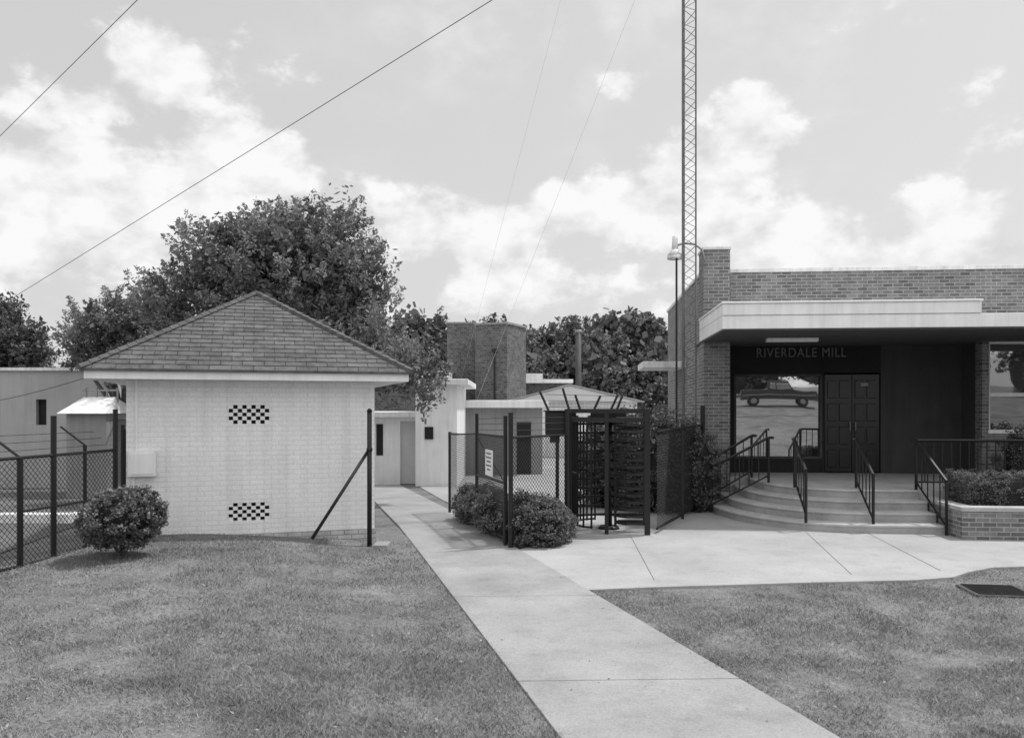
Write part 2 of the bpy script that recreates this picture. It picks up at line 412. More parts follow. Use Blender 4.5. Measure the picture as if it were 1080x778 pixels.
for p in me.polygons:
    if len(p.loop_indices)==3:
        for li,uv in zip(p.loop_indices,((0,0),(W2,0),(W2/2,sl))): uvl.data[li].uv=(uv[0]+p.index*1.37,uv[1])
    else:
        for li in p.loop_indices: uvl.data[li].uv=(.1,.05)
me.materials.append(m_shing); ro=bpy.data.objects.new('roof',me); scene.collection.objects.link(ro); ro.parent=shed
mb=MB()
for c in cs:
    A=Vector(c); B=Vector(ap); n=22
    for i in range(n): mb.seg(A.lerp(B,i/n)+Vector((0,0,.012)),A.lerp(B,(i+1.1)/n)+Vector((0,0,-.002)),.05,.05,5)
mb.obj('hip_caps',M('hip_shingle',.12,.9,.3,6,.2,40,.4),shed)
mb=MB()
nn=int(sl/.135)
for i in range(1,nn+1):
    t=i*.135/sl
    if t>.97: break
    q=[Vector(c).lerp(Vector(ap),t) for c in cs]
    for a,b in ((0,1),(1,2),(3,0)):
        n=Vector((0,0,.004)); A,B=q[a]+n,q[b]+n
        mb.seg(A,B,.0045,.0045,4,False)
mb.obj('shingle_butts',M('shingle_edge',.06,.9,.3,6,.2,40,0),shed)
eb=MB(); x0,z0=SX(136,502,-.02); x1,z1=SX(165,475,-.02); eb.box(x0,x1,-.13,-.004,z0,z1); eb.box(x0+.03,x1-.03,-.14,-.131,z0+.03,z1-.03)
eb.obj('electrical_box',m_white,shed,bevel=.01)
mb=MB(); mb.seg((x0+.1,-.04,z1),(x0+.1,-.04,2.5),.014); mb.seg((x0+.06,-.04,z0),(x0+.06,-.04,0),.018); mb.obj('conduit',m_white,shed)
mb=MB(); mb.box(-.02,w+.02,-.03,-.002,-.3,.22); mb.obj('plinth',BM('plinth_brick',.62,.46,.35,.21,.073,.01,.25,.6,streak=.35),shed)
# ---------------- fences ----------------
fe=E('chain_link_fence'); pts=[(-6.9,6.0),(-6.27,8.3),(-5.92,9.7),(-5.83,10.25),(-5.66,11.5)]
tops=[1.5,1.5,1.5,2.0,2.08]
mb=MB(); 
for (x,y),t in zip(pts,tops): mb.seg((x,y,-.2),(x,y,t),.036,.036,8)
for x,y,t in ((-6.02,9.35,1.55),(-5.75,10.85,1.6)): mb.seg((x,y,-.2),(x,y,t),.026,.026,8)
for a,b in zip(pts,pts[1:]):
    mb.seg((*a,1.5),(*b,1.5),.022); mb.seg((*a,.2),(*b,.2),.018)
    if a[1]>9.6: mb.seg((*a,.85),(*b,.85),.016)
for (x,y),t in zip(pts[:3],tops): mb.seg((x,y,t),(x-.3,y-.05,t+.25),.016)
mb.seg((-5.75,10.85,1.6),(-6.05,10.8,1.85),.014)
mb.obj('posts_and_rails',m_black,fe)
mb=MB()
for a,b in zip(pts,pts[1:]):
    chain(mb,a,b,.12,1.5,.075,.0042)
    for dx,dz in ((-.1,1.58),(-.2,1.67),(-.3,1.76)): mb.seg((a[0]+dx,a[1],dz),(b[0]+dx,b[1],dz),.004,n=3)
mb.obj('mesh_wire',m_wire,fe)
fe=E('chain_link_fence'); mb=MB(); mw=MB(); q=[(-5.75,11.9),(-7.1,15.2),(-9.5,20),(-12,23.5)]
for x,y in q: mb.seg((x,y,-.6),(x,y,1.85),.03,.03,6)
for a,b in zip(q,q[1:]): mb.seg((*a,1.8),(*b,1.75),.02); chain(mw,a,b,.05,1.8,.12,.0035)
mb.obj('posts_and_rails',m_black,fe); mw.obj('mesh_wire',m_wire,fe)
gp=E('gate_post'); mb=MB(); mb.seg((-2.14,12.1,-.2),(-2.14,12.1,2.05),.036,.036,10); mb.seg((-2.14,12.1,2.05),(-2.14,12.1,2.09),.045,.02,10); mb.seg((-2.15,12.1,1.47),P(329,568,11.55),.026,.026,8)
mb.seg((-2.14,12.1,1.45),(-2.14,12.1,1.5),.045,.045,10); mb.obj('post_and_brace',m_black,gp,True)
mb=MB(); mb.box(-2.08,-1.86,12.0,12.35,-.2,.06); mb.obj('concrete_footing',m_conc,bevel=.015)
fe=E('chain_link_fence'); A=(-.02,12.05); B=(-.62,14.2)
mb=MB(); mw=MB()
for (x,y),t,r in ((A,2.03,.036),((-.10,12.25),1.98,.032),(B,2.0,.03),((.90,13.15),2.08,.045)): mb.seg((x,y,-.2),(x,y,t),r,r,8)
for z in (.12,.95,1.66): mb.seg((-.1,12.25,z),(*B,z-.02),.02)
mb.seg((-.1,12.25,.95),(*B,1.6),.012)
for z in (.12,1.66): mb.seg((*A,z),(.9,13.15,z),.02)
for z in (1.76,1.86,1.95):
    mw.seg((*A,z),(.9,13.15,z),.004,n=3); mw.seg((-.1,12.25,z),(*B,z-.05),.004,n=3)
chain(mw,(-.1,12.25),B,.1,1.66,.07,.0046); chain(mw,A,(.9,13.15),.1,1.66,.07,.0046)
mb.seg((*B,1.64),(-1.3,16.8,1.55),.018); mb.seg((-1.3,16.8,-.3),(-1.3,16.8,1.6),.028); chain(mw,B,(-1.3,16.8),.1,1.6,.09)
R0=(2.4,13.35); R1=(4.0,16.9)
mb.seg((*R1,-.2),(*R1,2.15),.05,.05,8)
mb.seg((*R0,1.7),(*R1,1.75),.02); mb.seg((*R0,.1),(*R1,.1),.02); mb.seg((3.2,15.12,0),(3.2,15.12,1.8),.028); chain(mw,R0,R1,.1,1.75,.09,.0042)
for z in (1.85,1.95,2.05): mw.seg((*R0,z),(*R1,z+.03),.004,n=3)
for (x,y,dx,dz) in ((.62,13.3,-.16,.35),(.95,13.2,-.12,.40),(1.15,13.4,-.1,.3),(1.35,13.5,.13,.28),(1.62,13.4,.14,.3),(1.8,14.0,.12,.3)):
    mb.seg((x,y,2.02),(x+dx,y,2.02+dz),.022,.022,6)
for z in (.1,.2,.3): mw.seg((.55,13.3,2.02+z),(1.95,13.8,2.02+z-.02),.005,n=3)
mb.obj('posts_and_rails',m_black,fe); mw.obj('mesh_wire',m_wire,fe)
cb=E('card_reader_box',(.75,13.35,0),0); mb=MB(); mb.box(-.2,.2,-.1,.1,1.66,2.04); mb.box(-.23,.23,-.14,.12,2.04,2.06); mb.obj('housing',m_black,cb,bevel=.012); mb=MB(); mb.seg((0,0,0),(0,0,1.66),.03,.03,8); mb.obj('pole',m_black,cb)
sg=E('notice_sign',(-.345,13.1,0),-74.5)
mb=MB(); mb.box(-.24,.24,-.035,-.025,1.0,1.42); mb.obj('panel',m_white,sg)
mb=MB()
for i,wd in enumerate((.30,.34,.26,.34,.2)): mb.box(-wd/2,wd/2,-.039,-.036,1.35-i*.065,1.37-i*.065)
mb.obj('lettering_lines',m_joint,sg)
# ---------------- turnstile ----------------
tn=E('turnstile',(1.66,13.85,0),-8)
mb=MB(); hw=.64
for x in (-hw,hw):
    for y in (-.62,.62): mb.seg((x,y,0),(x,y,2.08),.065,.065,4)
mb.seg((-.02,-.62,0),(-.02,-.62,2.08),.045,.045,4)
for z in (2.05,1.90): 
    mb.box(-hw-.04,hw+.04,-.66,-.58,z-.035,z+.035); mb.box(-hw-.04,hw+.04,.58,.66,z-.035,z+.035); mb.box(-hw-.04,-hw+.04,-.58,.58,z-.035,z+.035); mb.box(hw-.04,hw+.04,-.58,.58,z-.035,z+.035)
mb.box(-.3,.3,-.3,.3,1.93,2.04)
mb.obj('frame',m_black,tn)
mb=MB(); mb.seg((0,0,.06),(0,0,1.95),.06,.06,10); mb.seg((0,0,0.02),(0,0,.08),.2,.16,14)
for k in range(3):
    t=math.radians(205+120*k); d=Vector((math.cos(t),math.sin(t),0))
    for i in range(11):
        z=.28+i*.155; mb.seg((0,0,z),d*.56+Vector((0,0,z)),.022,.022,6)
mb.obj('rotor_arms',m_black,tn,True)
mb=MB()
for i in range(16):
    z=.2+i*.115
    pts=[Vector((hw,-.6,z)),Vector((.30,-.60,z)),Vector((.17,-.52,z)),Vector((.12,-.40,z)),Vector((.17,-.28,z)),Vector((hw,-.25,z))]
    mb.path(pts,.024,5)
mb.seg((.12,-.4,.12),(.12,-.4,1.97),.022,.022,6)
mb.obj('comb_barrier',m_black,tn)
mb=MB()
for i in range(9):
    t=math.radians(115+i*16); x,y=math.cos(t)*.6,math.sin(t)*.6; mb.seg((x,y,.1),(x,y,1.93),.018,.018,5)
for z in (.12,1.0,1.9):
    pts=[Vector((math.cos(math.radians(115+i*8))*.6,math.sin(math.radians(115+i*8))*.6,z)) for i in range(17)]; mb.path(pts,.018,5)
mb.obj('curved_cage',m_black,tn)
mb=MB(); mb.box(-.75,.75,-.74,.74,-.1,.03); mb.obj('base_slab',m_plaza,tn,bevel=.01)
# ---------------- office building ----------------
TH=-5.0; bc,bs=math.cos(math.radians(5)),math.sin(math.radians(5)); OX,OY=4.09,17.2
ob=E('mill_office_building',(OX,OY,0),TH)
def LX(px,yl): k=(px-540)/F; return (k*(OY+yl*bc)-OX-yl*bs)/(bc+k*bs)
def LZ(px,py,yl): x=LX(px,yl); D=OY-x*bs+yl*bc; return H-(py-HY)*D/F
xp=LX(770,0); XR=14
mb=MB(); mb.box(0,xp,0,.7,-1,5.47); mb.box(.04,.34,.7,7.6,-1,5.02)
xrx=LX(1036,.3)
mb.box(xp,XR,.3,.6,3.55,5.02)
xw0=LX(1043,.3); zs=1.62
mb.box(xrx,xw0,.3,.6,-.5,3.55); mb.box(xw0,XR,.3,.6,-.5,zs)
mb.box(.34,XR,7.3,7.6,-1,5.02); mb.box(XR-.3,XR,.6,7.3,-1,5.02)
mb.obj('brick_walls',m_brick,ob)
mb=MB(); mb.box(-.03,xp+.03,-.03,.73,5.472,5.53); mb.box(xp+.03,XR+.05,.26,.64,5.022,5.10); mb.box(0,.38,.73,7.64,5.022,5.10)
mb.obj('coping',m_whited,ob,bevel=.008)
mb=MB(); mb.box(.36,XR-.02,.62,7.28,4.6,4.65); mb.obj('roof',m_roofl,ob)
yf=-2.6; xc0=LX(762,yf); xcu=LX(1035,yf)
mb=MB(); mb.box(xc0,XR,yf,.296,3.53,3.77); mb.box(xc0,xcu,yf-.02,.295,3.775,3.98); mb.box(xc0-.02,xcu+.02,yf-.05,.294,3.982,4.02)
mb.obj('canopy',m_white,ob,bevel=.01)
mb=MB(); mb.box(xc0+.02,XR,yf+.05,1.28,3.50,3.527); mb.obj('canopy_soffit',m_soff_shade,ob)
mb=MB(); xa_,xb_=LX(808,-.9),LX(862,-.9); mb.box(xa_,xb_,-1.0,-.85,3.42,3.497); mb.obj('canopy_light_fixture',m_white,ob,bevel=.01)
yb=1.25
X_=lambda px:LX(px,yb); Z_=lambda px,py:LZ(px,py,yb)
zf=.64
mb=MB(); mb.box(xp,X_(775),yb,yb+.1,zf,3.5)
dz=Z_(898,393)
mb.box(X_(775),X_(866),yb,yb+.1,Z_(820,396),3.5); mb.box(X_(775),X_(866),yb,yb+.1,zf,Z_(820,482)); mb.box(X_(866),X_(869),yb-.01,yb+.1,zf,3.5)
mb.box(X_(869),X_(929),yb,yb+.1,dz,3.5)
mb.obj('entry_dark_wall',m_dark,ob)  # very dark colour stands in for shade in the entry recess
mb=MB(); mb.box(X_(929),xrx+.0,yb,yb+.1,zf,3.5); mb.box(xrx,xrx+.1,.6,yb,zf,3.5); mb.box(xp-.1,xp-.001,.7,yb,zf,3.5)
mb.obj('entry_plaster_wall',m_plast,ob)
mb=MB(); mb.box(X_(775),X_(866),yb+.05,yb+.06,Z_(820,482),Z_(820,396)); mb.obj('entry_window_glass',m_glass,ob)
mb=MB(); a,b,c,d=X_(775),X_(866),Z_(820,482),Z_(820,396)
for q in ((a,b,c-.03,c+.02),(a,b,d-.02,d+.03),(a-.02,a+.03,c,d),(b-.03,b+.02,c,d)): mb.box(q[0],q[1],yb-.02,yb+.04,q[2],q[3])
mb.obj('entry_window_frame',m_joint,ob)
mb=MB(); a,b=X_(869)+.02,X_(929)-.02; mid=(a+b)/2
mb.box(a,mid-.004,yb+.02,yb+.07,zf+.01,dz-.03); mb.box(mid+.004,b,yb+.02,yb+.07,zf+.01,dz-.03)
for l0,l1 in ((a,mid),(mid,b)):
    ww=(l1-l0)
    for j in range(4):
        for i in range(2):
            px0=l0+.06+i*(ww-.08)/2; mb.box(px0,px0+(ww-.08)/2-.05,yb-.01,yb+.019,zf+.12+j*.52,zf+.52+j*.52)
mb.obj('entry_door',m_door,ob,bevel=.012)
mb=MB(); 
for s in (-.06,.06): mb.seg((mid+s,yb-.04,zf+.95),(mid+s,yb-.04,zf+1.15),.012); 
mb.box(mid+.18,mid+.34,yb-.018,yb-.012,zf+1.95,zf+2.02)
mb.obj('door_handles',m_galv,ob)
cu=bpy.data.curves.new('RIVERDALE_MILL_letters','FONT'); cu.body='RIVERDALE MILL'; cu.size=.30; cu.extrude=.012; cu.space_character=1.12; cu.align_x='LEFT'
to=bpy.data.objects.new('sign_letters',cu); scene.collection.objects.link(to); to.parent=ob; cu.materials.append(m_letter)
bpy.context.view_layer.update()
wd=X_(891)-X_(797); to.scale=(wd/max(.1,to.dimensions.x),1,1); to.rotation_euler=(math.radians(90),0,0); to.location=(X_(797),yb-.03,Z_(840,376.5))
mb=MB(); zt=3.5; mb.box(xw0,XR-.3,.46,.47,zs,zt); mb.obj('window_glass',m_glass2,ob)
mb=MB(); mb.box(xw0-.02,XR,.26,.5,zs-.06,zs+.02)
mb.box(xw0,XR,.38,.455,2.34,2.42)
mb.box(xw0,XR,.38,.455,zt-.05,zt-.001)
xx=xw0
while xx<XR-.3: mb.box(xx,xx+.06,.375,.452,zs+.02,zt-.05); xx+=1.15
mb.obj('window_frame',m_white,ob)
mb=MB(); mb.box(xw0,XR-.3,.9,.92,zs,zt); mb.obj('window_blind',m_grey,ob)
mb=MB(); mb.box(-1.05,.03,3.2,5.0,3.12,3.28); mb.obj('side_canopy',m_whited,ob,bevel=.01)
def stepoutline(k):
    xl0=.02+.30*k; yfr=-3.65+.35*k; xR=3.38; ytop=-.9+.05*k
    pts=[(xR,-.001),(xl0+.0,-.001),(xl0,ytop)]
    rx=2.1-.2*k; ry=ytop-yfr
    for i in range(1,17):
        t=math.radians(90*i/16); pts.append((xl0+rx*(1-math.cos(t)),ytop-ry*math.sin(t)))
    pts.append((xR,yfr)); return pts[::-1]
st=E('entrance_steps',(OX,OY,0),TH)
for k in range(4):
    mb=MB(); mb.prism(stepoutline(k),-.3 if k==0 else .16*k-.02,.16*(k+1)-.045); 
    mb.obj('riser',m_riser_shade,st)
    po=stepoutline(k); mb=MB(); q=[]
    for (x,y) in po: q.append((x-(.015 if x<3.37 else 0),y-(.015 if y<-.01 else 0)))
    mb.prism(q,.16*(k+1)-.0445,.16*(k+1)); mb.obj('tread',m_step,st,bevel=.014)
mb=MB(); mb.box(xp+.002,xrx-.002,.001,yb-.002,-.3,.636); mb.box(3.385,5.25,-2.58,-.001,-.3,.636); mb.obj('landing',m_step,st)
pl=E('brick_planter',(OX,OY,0),TH); mb=MB()
x0,x1,y0,y1=3.42,12,-4.15,-2.62
mb.box(x0,x1,y0,y0+.2,-.2,.46); mb.box(x0,x0+.2,y0+.2,y1,-.2,.46); mb.box(x0+.2,x1,y1-.2,y1,-.2,.46); mb.obj('planter_walls',m_brick,pl)
mb=MB(); mb.box(x0-.03,x1,y0-.03,y0+.23,.462,.53); mb.box(x0-.03,x0+.23,y0+.23,y1,.462,.53); mb.obj('coping',m_step,pl,bevel=.01)
mb=MB(); mb.box(x0+.2,x1,y0+.2,y1-.2,-.1,.42); mb.obj('soil',m_soil,pl)
def BW(x,y,z): return Vector((OX+x*bc+y*bs,OY-x*bs+y*bc,z))
lob=[((x0+.2+2.6,-3.38,.74),(2.55,.44,.27))]
hb=bush('boxwood_hedge',lob,2600,26,.065,.03,m_leafb,.93,True)
hb.location=(OX,OY,0); hb.rotation_euler=(0,0,math.radians(TH))
b1=bush('shrub',[((5.9,-1.3,1.0),(.5,.6,.72)),((6.9,-1.3,1.0),(.7,.6,.75)),((8.2,-1.3,1.0),(.7,.6,.7))],420,60,.14,.05,m_leafd,.8)
b1.location=(OX,OY,0); b1.rotation_euler=(0,0,math.radians(TH))
def rail(name,pa,pb,za,zb,h=.88,nb=5,ext=.18):
    e=E(name,(OX,OY,0),TH); mb=MB(); A=Vector((*pa,za)); B=Vector((*pb,zb)); U=Vector((0,0,h)); u2=Vector((0,0,.14))
    mb.seg(A,A+U,.026,.026,6); mb.seg(B,B+U,.026,.026,6); mb.seg(A+U,B+U,.03,.03,6); mb.seg(A+u2,B+u2,.018,.018,6)
    d=(A-B); d.z=0; d.normalize(); mb.seg(A+U,A+U+d*ext,.03,.03,6)
    for i in range(1,nb):
        q=A.lerp(B,i/nb); mb.seg(q+u2,q+U,.012,.012,4)
    mb.obj('rails',m_black,e); return e
rail('handrail',(LX(838,-2.3),-2.3),(LX(850,-3.5),-3.5),.64,.16)
rail('handrail',(LX(903,-2.3),-2.3),(LX(921,-3.55),-3.55),.64,.10)
rail('handrail',(3.35,-2.55),(3.35,-3.75),.64,.02)
rail('handrail',(3.36,-2.52),(8.5,-2.52),.64,.64,nb=34,ext=0)
rail('handrail',(1.05,-1.35),(-.02,-1.1),.64,.02,nb=6,ext=.1)
rail('handrail',(.95,-.25),(-.05,-.15),.64,.02,nb=6,ext=.1)
lp=E('gooseneck_lamp'); mb=MB()
pts=[BW(.03,-.03,5.2),BW(-.05,-.1,5.45),BW(-.2,-.15,5.56),BW(-.45,-.2,5.58),BW(-.6,-.22,5.52),BW(-.63,-.22,5.42)]
mb.path(pts,.022,8); mb.obj('arm',m_galv,lp,True)
q=BW(-.63,-.22,0)
mb=MB(); mb.seg((q.x,q.y,5.72),(q.x,q.y,5.44),.055,.07,12); mb.seg((q.x,q.y,5.44),(q.x,q.y,5.30),.08,.17,16); mb.seg((q.x,q.y,5.30),(q.x,q.y,5.24),.17,.16,16); mb.obj('bell_shade',m_whited,lp,True)
mb=MB(); mb.seg((3.45,16.9,-.1),(3.45,16.9,5.3),.022); mb.obj('conduit_pole',m_black)
# ---------------- radio mast ----------------
tw=E('radio_mast',(3.70,17.0,0),12); mb=MB(); L3=[(.15,-.09),(-.15,-.09),(0,.17)]; TH_=24
for x,y in L3: mb.seg((x,y,-.2),(x,y,TH_),.019,.019,6)
n=int(TH_/.38)
for i in range(n):
    z=i*.38
    for a,b in ((0,1),(1,2),(2,0)):
        A,B=L3[a],L3[b]; mb.seg((*A,z),(*B,z+.19),.007,n=4); mb.seg((*B,z+.19),(*A,z+.38),.007,n=4)
mb.obj('lattice',M('mast_steel',.16,.5,.15,8,.1,90,.1,metal=.2),tw)
def wire(name,A,B,r0,r1,sag=0,mat=m_wire,ns=16):
    mb=MB(); A=Vector(A);B=Vector(B); pr=None
    for i in range(ns+1):
        t=i/ns; p=A.lerp(B,t); p.z-=sag*4*t*(1-t); r=r0+(r1-r0)*t
        if pr: mb.seg(pr[0],p,pr[1],r,4,False)
        pr=(p,r)
    return mb.obj(name,mat)
wire('guy_wire',(3.7,17,13.5),P(480,480,45),.003,.005,0,m_guy)
wire('guy_wire',(3.7,17,20.9),P(470,462,48),.003,.005,0,m_guy)
A=P(12,315,60); B=P(500,12,14); wire('overhead_wire',A,B+(B-A)*.12,.018,.0055)
A=P(-60,203,50); B=P(137,8,15); wire('overhead_wire',A,B+(B-A)*.12,.016,.0055)
wire('overhead_wire',P(-20,425,24),P(88,399,13.0),.010,.006,.05)
# ---------------- background buildings ----------------
def px2x(px,D): return (px-540)/F*D
D=27; wb=E('white_building'); mb=MB(); zz=lambda py,D:H-(py-HY)*D/F
xa=px2x(350,D); xm=px2x(441,D); xe=px2x(484,D); xd0,xd1=px2x(422,D),px2x(442,D)
mb.box(xa,xd0,D,D+.25,-1,zz(440,D)); mb.box(xd0,xd1,D,D+.25,zz(444,D),zz(440,D)); mb.box(xm+.03,xe,D-1.0,D+4,-1,zz(407,D)); mb.obj('walls',m_white,wb)
mb=MB(); mb.box(xa,xm+.02,D-.35,D+4,zz(440,D)+.003,zz(434,D)); mb.box(xm-.15,xe+.38,D-1.4,D+4.3,zz(407,D)+.003,zz(401,D)); mb.obj('roof_slabs',m_whited,wb,bevel=.02)
mb=MB(); mb.box(xd0,xd1,D+.12,D+.16,gz(D),zz(444,D)); mb.obj('door',M('door_paint',.6,.6,.05,3,.03,50,.1),wb)
mb=MB(); mb.box(px2x(397,D),px2x(404,D),D-.02,D+.02,zz(480,D),zz(447,D)); mb.box(px2x(448,D-1),px2x(457,D-1),D-1.04,D-1.005,zz(463,D-1),zz(450,D-1)); mb.obj('window_and_plaque',m_dark,wb)
D=31; gb=E('flat_roof_building'); mb=MB(); mb.box(px2x(486,D),px2x(572,D),D,D+7,-1,zz(430,D)); mb.obj('walls',m_grey,gb)
mb=MB(); mb.box(px2x(482,D),px2x(578,D),D-.4,D+7.4,zz(430,D)+.003,zz(422,D)); mb.obj('roof_slab',m_white,gb,bevel=.02)
mb=MB(); mb.box(px2x(545,D),px2x(560,D),D-.03,D-.003,zz(505,D),zz(445,D)); mb.obj('door',m_dark,gb)
bt=E('brick_tower',(px2x(502,50),50,0),-24); z1=zz(343,50)
mb=MB(); s1=2.1
mb.box(0,s1,0,3.0,-1,z1); mb.obj('walls',m_brickd,bt)
mb=MB(); mb.box(-.07,s1+.07,-.07,3.07,z1+.003,z1+.13); mb.obj('coping',m_grey,bt)
mb=MB(); mb.seg((1.3,-.08,1),(1.3,-.08,z1-1.6),.05); mb.box(1.2,1.45,-.25,-.02,z1-1.7,z1-1.5); mb.obj('downpipe',m_black,bt)
bt2=E('brick_building',(px2x(471,52),52,0),0); mb=MB(); mb.box(0,1.85,.3,4,-1,zz(341,52)); mb.obj('walls',m_brickd,bt2); mb=MB(); mb.box(-.05,1.9,.25,4.05,zz(341,52)+.003,zz(341,52)+.12); mb.obj('coping',m_grey,bt2)
ml=E('mill_shed'); mb=MB(); D=42
xg0,xg1,xgm=px2x(538,D),px2x(672,D),px2x(560,D)
mb.box(xg0,xg1,D,D+14,-1,zz(424,D)); mb.obj('walls',m_whited,ml)
mb=MB(); e0=zz(424,D)+.003; r0=zz(406,D)
mb.v+=[(xg0-.3,D-.4,e0),(px2x(600,D),D-.4,r0),(xg1+.3,D-.4,e0),(xg0-.3,D+14,e0),(px2x(600,D),D+14,r0),(xg1+.3,D+14,e0)]
mb.f+=[(0,1,4,3),(1,2,5,4),(0,2,1),(3,4,5),(0,3,5,2)]
mb.obj('roof',m_roofl,ml)
mb=MB()
for i in range(5): xx=px2x(560+i*20,D); mb.box(xx,xx+.5,D-.03,D-.003,.3,1.7)
mb.obj('windows',m_dark,ml)
mb=MB()
for i in range(1,9):
    t=i/9; A=Vector(((xg0-.3)*(1-t)+px2x(600,D)*t,D-.4,e0*(1-t)+r0*t+.02)); mb.seg(A,A+Vector((0,14,0)),.03,n=4)
    A=Vector(((xg1+.3)*(1-t)+px2x(600,D)*t,D-.4,e0*(1-t)+r0*t+.02)); mb.seg(A,A+Vector((0,14,0)),.03,n=4)
mb.seg((xg0-.3,D-.42,e0),(px2x(600,D),D-.42,r0),.05); mb.seg((px2x(600,D),D-.42,r0),(xg1+.3,D-.42,e0),.05)
mb.obj('roof_seams',m_grey,ml)
m2=E('mill_building'); D=56; mb=MB(); mb.box(px2x(536,D),px2x(602,D),D,D+10,-1,zz(404,D)); mb.obj('walls',m_brickd,m2); mb=MB(); mb.box(px2x(535,D),px2x(572,D),D-.5,D+10.4,zz(404,D)+.003,zz(394,D)); mb.box(px2x(573,D),px2x(604,D),D-.5,D+10.4,zz(404,D)+.003,zz(400,D)); mb.obj('roof_parapet',m_white,m2)
m3=E('mill_building'); D=48; mb=MB(); mb.box(px2x(330,D),px2x(470,D),D,D+10,-1,zz(398,D)); mb.obj('walls',m_brickd,m3); mb=MB(); mb.box(px2x(328,D),px2x(472,D),D-.3,D+10.3,zz(398,D)+.003,zz(391,D)); mb.obj('roof',m_whited,m3)
sk=E('smoke_stack',(px2x(610,50),50,0)); mb=MB(); mb.seg((0,0,-1),(0,0,zz(349,50)),.19,.18,14); mb.obj('pipe',M('stack_metal',.07,.6,.2,3,.1,40,.1),sk,True); mb=MB(); mb.seg((0,0,zz(351,50)),(0,0,zz(348,50)),.23,.23,14); mb.obj('collar',m_galv,sk,True)
D=25; wh=E('warehouse'); mb=MB(); xe=px2x(112,D); zt=zz(391,D); wx0,wx1,wz0,wz1=px2x(38,D),px2x(49,D),zz(448,D),zz(421,D)
mb.box(-30,wx0,D,D+.3,-1,zt); mb.box(wx1,xe,D,D+.3,-1,zt); mb.box(wx0,wx1,D,D+.3,-1,wz0); mb.box(wx0,wx1,D,D+.3,wz1,zt); mb.box(-30,xe,D+.3,D+9,-1,zt-.05)
mb.obj('walls',m_pale,wh)
mb=MB(); mb.box(-30,xe+.1,D-.1,D+9.1,zt+.003,zt+.1); mb.obj('roof_edge',m_whited,wh)
mb=MB(); mb.box(wx0,wx1,D+.15,D+.18,wz0,wz1); mb.obj('window',m_dark,wh)
ut=E('utility_hut'); D=21; x0,x1=px2x(64,D),px2x(116,D); mb=MB(); mb.box(x0+.15,x1-.1,D,D+1.5,-.5,zz(436,D)); mb.obj('walls',m_grey,ut)
mb=MB(); mb.v+=[(x0,D-.2,zz(436,D)+.003),(x1,D-.2,zz(436,D)+.003),(x1,D+1.7,zz(436,D)+.003),(x0,D+1.7,zz(436,D)+.003),(x0+.25,D+.7,zz(418,D)),(x1-.2,D+.7,zz(418,D))]; mb.f+=[(0,1,5,4),(1,2,5),(2,3,4,5),(3,0,4),(3,2,1,0)]; mb.obj('roof',m_whited,ut)
mb=MB()
for i in range(4): mb.seg((x0+.3+i*.28,D+.7,zz(425,D)),(x0+.3+i*.28,D+.7,zz(408,D)),.03)
mb.seg((x0+.2,D+.7,zz(411,D)),(x1-.15,D+.7,zz(411,D)),.025); mb.obj('vent_pipes',m_galv,ut)
# ---------------- pickup truck (seen reflected in entry window) ----------------
pk=E('pickup_truck',(12.2,-24.3,gz(-24.3)),4)
def profile(mb,pts,y0,y1):
    n=len(mb.v); k=len(pts)
    mb.v+=[(x,y0,z) for x,z in pts]+[(x,y1,z) for x,z in pts]
    mb.f.append(tuple(range(n,n+k))); mb.f.append(tuple(range(n+2*k-1,n+k-1,-1)))
    for i in range(k): j=(i+1)%k; mb.f.append((n+i,n+j,n+k+j,n+k+i))
mb=MB(); profile(mb,[(-2.6,.5),(2.6,.5),(2.65,.8),(2.55,1.08),(1.15,1.18),(.65,1.88),(-.75,1.92),(-.85,1.2),(-2.6,1.2)],-.92,.92); mb.obj('body',M('truck_paint',.03,.3,.1,2,.05,40,0,spec=.6),pk,bevel=.05)
mb=MB(); profile(mb,[(1.0,1.24),(.6,1.8),(-.1,1.82),(-.1,1.24)],-.94,.94); profile(mb,[(-.18,1.24),(-.18,1.82),(-.65,1.82),(-.7,1.24)],-.94,.94); mb.obj('side_windows',glassmat('car_glass',.75),pk)
mb=MB()
for x in (-1.7,1.7):
    for y in (-.95,.75): mb.seg((x,y,.37),(x,y+.2,.37),.37,.37,18)
mb.obj('tyres',m_rub,pk)
mb=MB()
for x in (-1.7,1.7):
    for y in (-.97,.96): mb.seg((x,y,.37),(x,y+.01,.37),.2,.2,14)
mb.box(2.62,2.75,-.9,.9,.45,.65); mb.box(-2.5,2.5,.93,.94,.78,.84); mb.obj('hubcaps_and_bumper',m_galv,pk)
# ---------------- vegetation ----------------
def lob(px,py,D,rx,rz,ry=None,dy=0):
    s=D/F; p=P(px,py,D); return ((p.x,p.y+dy,p.z),(rx*s,(ry or rx)*s*.9,rz*s))
T=[lob(305,300,20,90,72),lob(345,262,20,50,48),lob(235,280,20,52,46),lob(290,255,20,48,34),lob(378,318,20,40,60),lob(398,378,19,38,40),lob(438,398,19,30,28),lob(200,320,20,45,45),lob(330,360,20,80,60)]
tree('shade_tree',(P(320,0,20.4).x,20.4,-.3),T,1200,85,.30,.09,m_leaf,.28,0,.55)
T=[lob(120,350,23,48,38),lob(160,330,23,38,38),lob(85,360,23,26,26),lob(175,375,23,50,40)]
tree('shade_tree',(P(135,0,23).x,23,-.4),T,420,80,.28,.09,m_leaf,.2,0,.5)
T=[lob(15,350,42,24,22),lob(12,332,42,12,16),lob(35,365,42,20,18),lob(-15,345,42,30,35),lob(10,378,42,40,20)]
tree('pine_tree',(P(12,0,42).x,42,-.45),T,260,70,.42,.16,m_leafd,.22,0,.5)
lobs=[]
